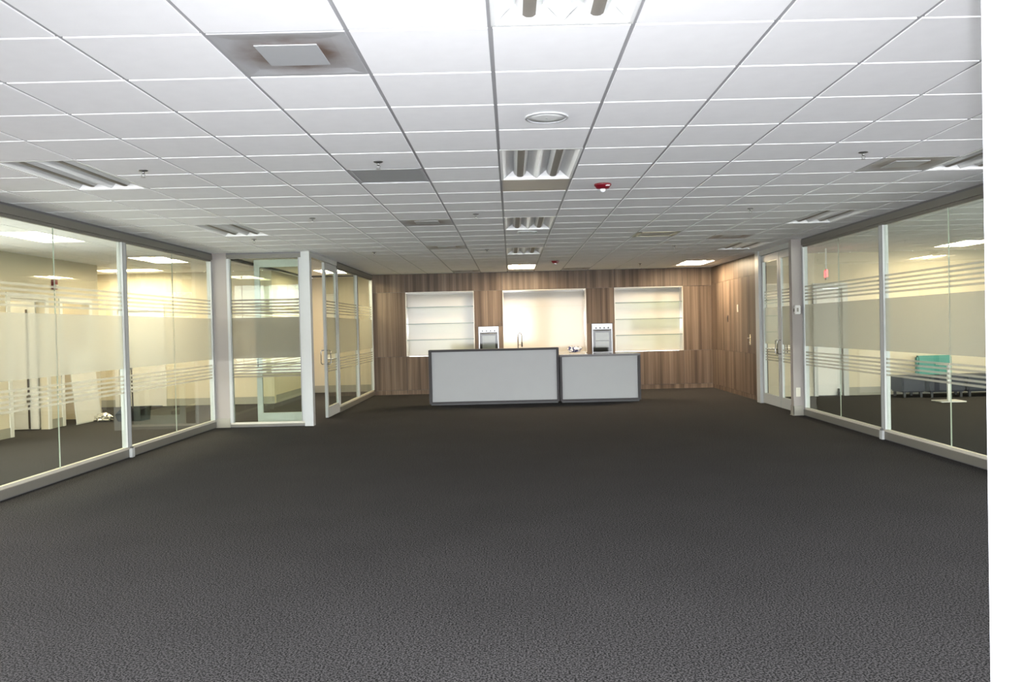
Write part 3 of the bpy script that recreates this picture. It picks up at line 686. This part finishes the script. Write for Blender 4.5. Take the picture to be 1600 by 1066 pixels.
# rooms behind the doorways
walls('wall_side_office', boxes((-10.2, -10.1, 11.5, 15.1, 0, CL), (-10.1, XA-.12, 11.5, 11.6, 0, CL), (-10.1, XA-.12, 13.7, 13.8, 0, CL), (-10.1, XA-.12, 15.0, 15.1, 0, CL), (-10.2, XA-.12, 11.5, 15.1, CL, CL+.06)), m_paint_cream, 'cream walls of the small offices behind the left doorways')
# white board leaning against the wall
r = tag(empty('white_board', (XA+.03, 14.45, 0)), 'large white board leaning against the left room wall beside the doorway', 'board')
bm = box(-.008, .008, -.42, .42, 0, 1.25, .002); bmesh.ops.rotate(bm, verts=bm.verts[:], cent=(0, 0, 0), matrix=Matrix.Rotation(-.10, 3, 'Y'))
obj('sheet', bm, m_trim_white, r, loc=(.13, 0, .0)); bm = box(-.010, .010, -.43, .43, 0, .02); bmesh.ops.rotate(bm, verts=bm.verts[:], cent=(0, 0, 0), matrix=Matrix.Rotation(-.10, 3, 'Y')); obj('edge_strip', bm, m_alu, r, loc=(.13, 0, 0))
# lobby dustpan with foil
r = tag(empty('dustpan', (-6.68, 14.55, 0)), 'black lobby dustpan with an upright pole on the left room carpet', 'dustpan')
bm = bmesh.new()
A = [bm.verts.new(p) for p in ((-.20, -.14, 0), (.20, -.14, 0), (.24, .14, 0), (-.24, .14, 0), (-.24, -.16, .12), (.22, -.16, .20), (.26, .16, .24), (-.26, .16, .22))]
for f in ((0, 3, 2, 1), (0, 1, 5, 4), (1, 2, 6, 5), (2, 3, 7, 6), (3, 0, 4, 7)): bm.faces.new([A[k] for k in f])
bmesh.ops.solidify(bm, geom=bm.faces[:], thickness=.006)
obj('pan', bm, m_black, r); obj('pole', tube([(-.04, .1, .2), (-.05, .1, .98)], .013, 10), m_plate_dark, r); obj('grip', tube([(-.05, .1, .90), (-.05, .1, 1.0)], .018, 10), m_black, r)
bm = bmesh.new(); bmesh.ops.create_icosphere(bm, subdivisions=3, radius=1)
for v in bm.verts:
    f = .75+.35*random.random(); v.co = Vector((v.co.x*.17*f, v.co.y*.12*f, max(-.05, v.co.z*.09*f)))
r = tag(empty('foil_bag', (-7.17, 14.50, .055)), 'crumpled silver foil bag beside the black dustpan', 'bag')
obj('bag', bm, m_foil, r); bm = bmesh.new(); bmesh.ops.create_icosphere(bm, subdivisions=2, radius=1)
for v in bm.verts:
    f = .7+.4*random.random(); v.co = Vector((v.co.x*.08*f+.02, v.co.y*.06*f, v.co.z*.035*f+.07))
obj('torn_flap', bm, m_foil, r)
# fire strobe on wall
r = tag(empty('wall_strobe', (XA, 13.72, 2.36)), 'small red fire strobe high on the left room wall', 'fire alarm')
obj('case', box(0, .05, -.06, .06, -.08, .08, .006), m_red, r); obj('lens', box(.05, .075, -.04, .04, -.06, .0, .006), m_trim_white, r)

# ------------------------------------------------------------------ right room behind the glass
walls('wall_right_room', boxes((4.7, 5.95, 16.2, 16.3, 0, CL), (5.95, 6.45, 16.2, 16.3, 2.1, CL), (6.45, 12.2, 16.2, 16.3, 0, CL), (12.1, 12.2, 3, 16.2, 0, .8), (12.1, 12.2, 3, 16.2, 2.3, CL), (12.1, 12.2, 10, 16.2, .8, 2.3), (12.1, 12.2, 3, 4, .8, 2.3)), m_paint_cream,
      'cream far wall of the right room', [(6.55, 12.1, 16.188, 16.2, 0, .16)])
struct('trim_9', boxes((6.45, 6.55, 16.14, 16.2, 0, 2.2), (5.88, 5.95, 16.14, 16.2, 0, 2.2), (5.95, 6.45, 16.14, 16.2, 2.1, 2.2)), m_alu, 'grey metal frame of the right room door', 'trim')
slab_door('door_7', 5.955, 6.445, 16.21, 16.25, 2.095, 'pale door closed in the right room far wall', (6.03, 16.21, 1.0))
r = tag(empty('door_wedge', (6.36, 16.15, .08)), 'small dark door stop at the foot of the right room door', 'door stop')
bm = boxes((-.02, .02, -.03, .03, -.08, .0), (-.012, .012, .0, .04, -.02, .06)); obj('stop', bm, m_black, r)
r = tag(empty('exit_sign', (5.78, 15.2, 2.32), math.radians(-16)), 'red lit EXIT sign high in the right room', 'exit sign')
obj('case', box(-.012, .012, -.16, .16, -.10, .10, .004), m_trim_white, r); obj('stem', box(-.012, .012, -.02, .02, .11, CL-2.32), m_trim_white, r)
for s, rz in ((-1, -PI/2), (1, PI/2)):
    cu = bpy.data.curves.new('lettering', 'FONT'); cu.body = 'EXIT'; cu.size = .17; cu.align_x = 'CENTER'; cu.align_y = 'CENTER'; cu.extrude = .002; cu.materials.append(m_exit); cu.offset = .004
    ft = bpy.data.objects.new('font_source', cu); COL.objects.link(ft)
    me = bpy.data.meshes.new_from_object(ft.evaluated_get(bpy.context.evaluated_depsgraph_get())); bpy.data.objects.remove(ft)
    if not me.materials: me.materials.append(m_exit)
    t = bpy.data.objects.new('lettering', me); COL.objects.link(t); t.parent = r; t.location = (s*.0145, 0, 0); t.rotation_euler = (PI/2, 0, rz)
def lounge(x0, x1, y0, y1, seat, back, label, mb, ms):
    r = tag(empty('lounge_chair', ((x0+x1)/2, (y0+y1)/2, 0)), label, 'lounge chair', 'lounge seats in the right room'); w = (x1-x0)/2; d = (y1-y0)/2
    obj('seat', box(-w, w, -d, d, .10, seat, .025), ms, r); 
    if back: obj('backrest', box(-w, w, d-.10, d+.04, seat-.08, back, .03), mb, r)
    for a in (-1, 1):
        for b in (-1, 1): obj('leg', box(a*(w-.06)-.02, a*(w-.06)+.02, b*(d-.06)-.02, b*(d-.06)+.02, 0, .10), m_black, r)
    return r
lounge(7.70, 8.36, 15.30, 15.85, .40, .76, 'dark lounge chair with a teal backrest in the right room', m_teal, m_navy)
lounge(7.24, 7.67, 15.40, 15.90, .40, None, 'dark square stool at the left of the teal-backed chair', m_navy, m_navy)
lounge(8.40, 9.9, 15.30, 15.90, .40, None, 'long dark bench to the right of the teal-backed chair', m_navy, m_navy)
r = tag(empty('side_table', (7.66, 14.57, 0)), 'slim white T-shaped side table in front of the teal-backed chair', 'table')
obj('base', box(-.22, .22, -.18, .18, 0, .018, .004), m_trim_white, r); obj('post', box(-.022, .022, -.022, .022, .018, .64, .004), m_trim_white, r); obj('table_top', box(-.13, .13, -.18, .18, .64, .66, .005), m_trim_white, r)

# ------------------------------------------------------------------ side room ceilings (tiles joined) with lit troffers
def room_ceiling(x0, x1, y0, y1, ox, oy, holes, label, name):
    sl = struct(name, boxes((x0, x1, y0, y1, CL+.16, CL+.2)), m_plenum, label, 'ceiling')
    L = []; tees = []
    i0 = math.floor((x0-ox)/T); i1 = math.ceil((x1-ox)/T); j0 = math.floor((y0-oy)/T); j1 = math.ceil((y1-oy)/T)
    for i in range(i0, i1):
        for j in range(j0, j1):
            if (i, j) in holes: continue
            a, b = max(ox+i*T+.010, x0), min(ox+(i+1)*T-.010, x1); c, d = max(oy+j*T+.010, y0), min(oy+(j+1)*T-.010, y1)
            if b-a > .03 and d-c > .03: L.append((a, b, c, d, CL, CL+.016))
    o = obj('room_ceiling_tiles', boxes(*L), m_tile, sl); o['kind'] = 'stuff'
    for i in range(i0+1, i1): tees.append((ox+i*T-.011, ox+i*T+.011, y0, y1, CL+.006, CL+.022))
    for j in range(j0+1, j1): tees.append((x0, x1, oy+j*T-.011, oy+j*T+.011, CL+.007, CL+.023))
    o = obj('ceiling_grid', boxes(*tees), m_tee, sl); o['kind'] = 'stuff'
OX, OY = -5.79, 10.2
holes = {(-1, 0), (-1, 1), (-1, 6), (-1, 7), (-1, -6), (-1, -5), (-4, 10), (-3, 10)}
room_ceiling(-8.75, XL-.06, 3.5, 17.4, OX, OY, holes, 'tiled ceiling of the left room seen through the glass', 'ceiling.001')
room_ceiling(-5.0, XC-.06, 13.3, 20.2, -4.2, 17.6, {(0, 0), (0, 1)}, 'tiled ceiling above the left glass corridor', 'ceiling.002')
OX2, OY2 = 7.85, 14.25
room_ceiling(4.66, 12.1, 3.0, 16.2, OX2, OY2, {(0, 0), (0, 1), (0, -6), (0, -5)}, 'tiled ceiling of the right room seen through the glass', 'ceiling.003')
LR = [((OX-T/2, OY+T, CL), 0, 'lit ceiling light nearest the camera in the left room'), ((OX-T/2, OY+7*T, CL), 0, 'second lit ceiling light in the left room, above the right glass panel'),
      ((OX-3*T, OY+10.5*T, CL), PI/2, 'lit ceiling light in the far alcove of the left room'),
      ((-4.2+T/2, 17.6+T, CL), 0, 'lit ceiling light above the left glass corridor'), ((OX2+T/2, OY2+T, CL), 0, 'lit ceiling light in the right room above the teal-backed chair')]
for k, (loc, rz, t) in enumerate(LR):
    if k == 0: tp_lit_room.location = loc; tp_lit_room.rotation_euler = (0, 0, rz); o = tp_lit_room
    else: o = dup(tp_lit_room, loc, rz)
    tag(o, t, 'ceiling light', 'lit ceiling lights of the side rooms')

# fixtures out of view: front of both side rooms, and the two small offices behind the doorways
for nm, loc, e in (('side_room_lamp', (OX-T/2, OY-5*T, CL-.02), 60), ('side_room_lamp', (OX2+T/2, OY2-5*T, CL-.02), 60), ('office_lamp', (-8.7, 12.6, CL-.05), 45), ('office_lamp', (-8.7, 14.4, CL-.05), 45)):
    lamp(nm, 'AREA', loc, (0, 0, 0), e, WARM, shape='RECTANGLE', size=.6, size_y=1.2)
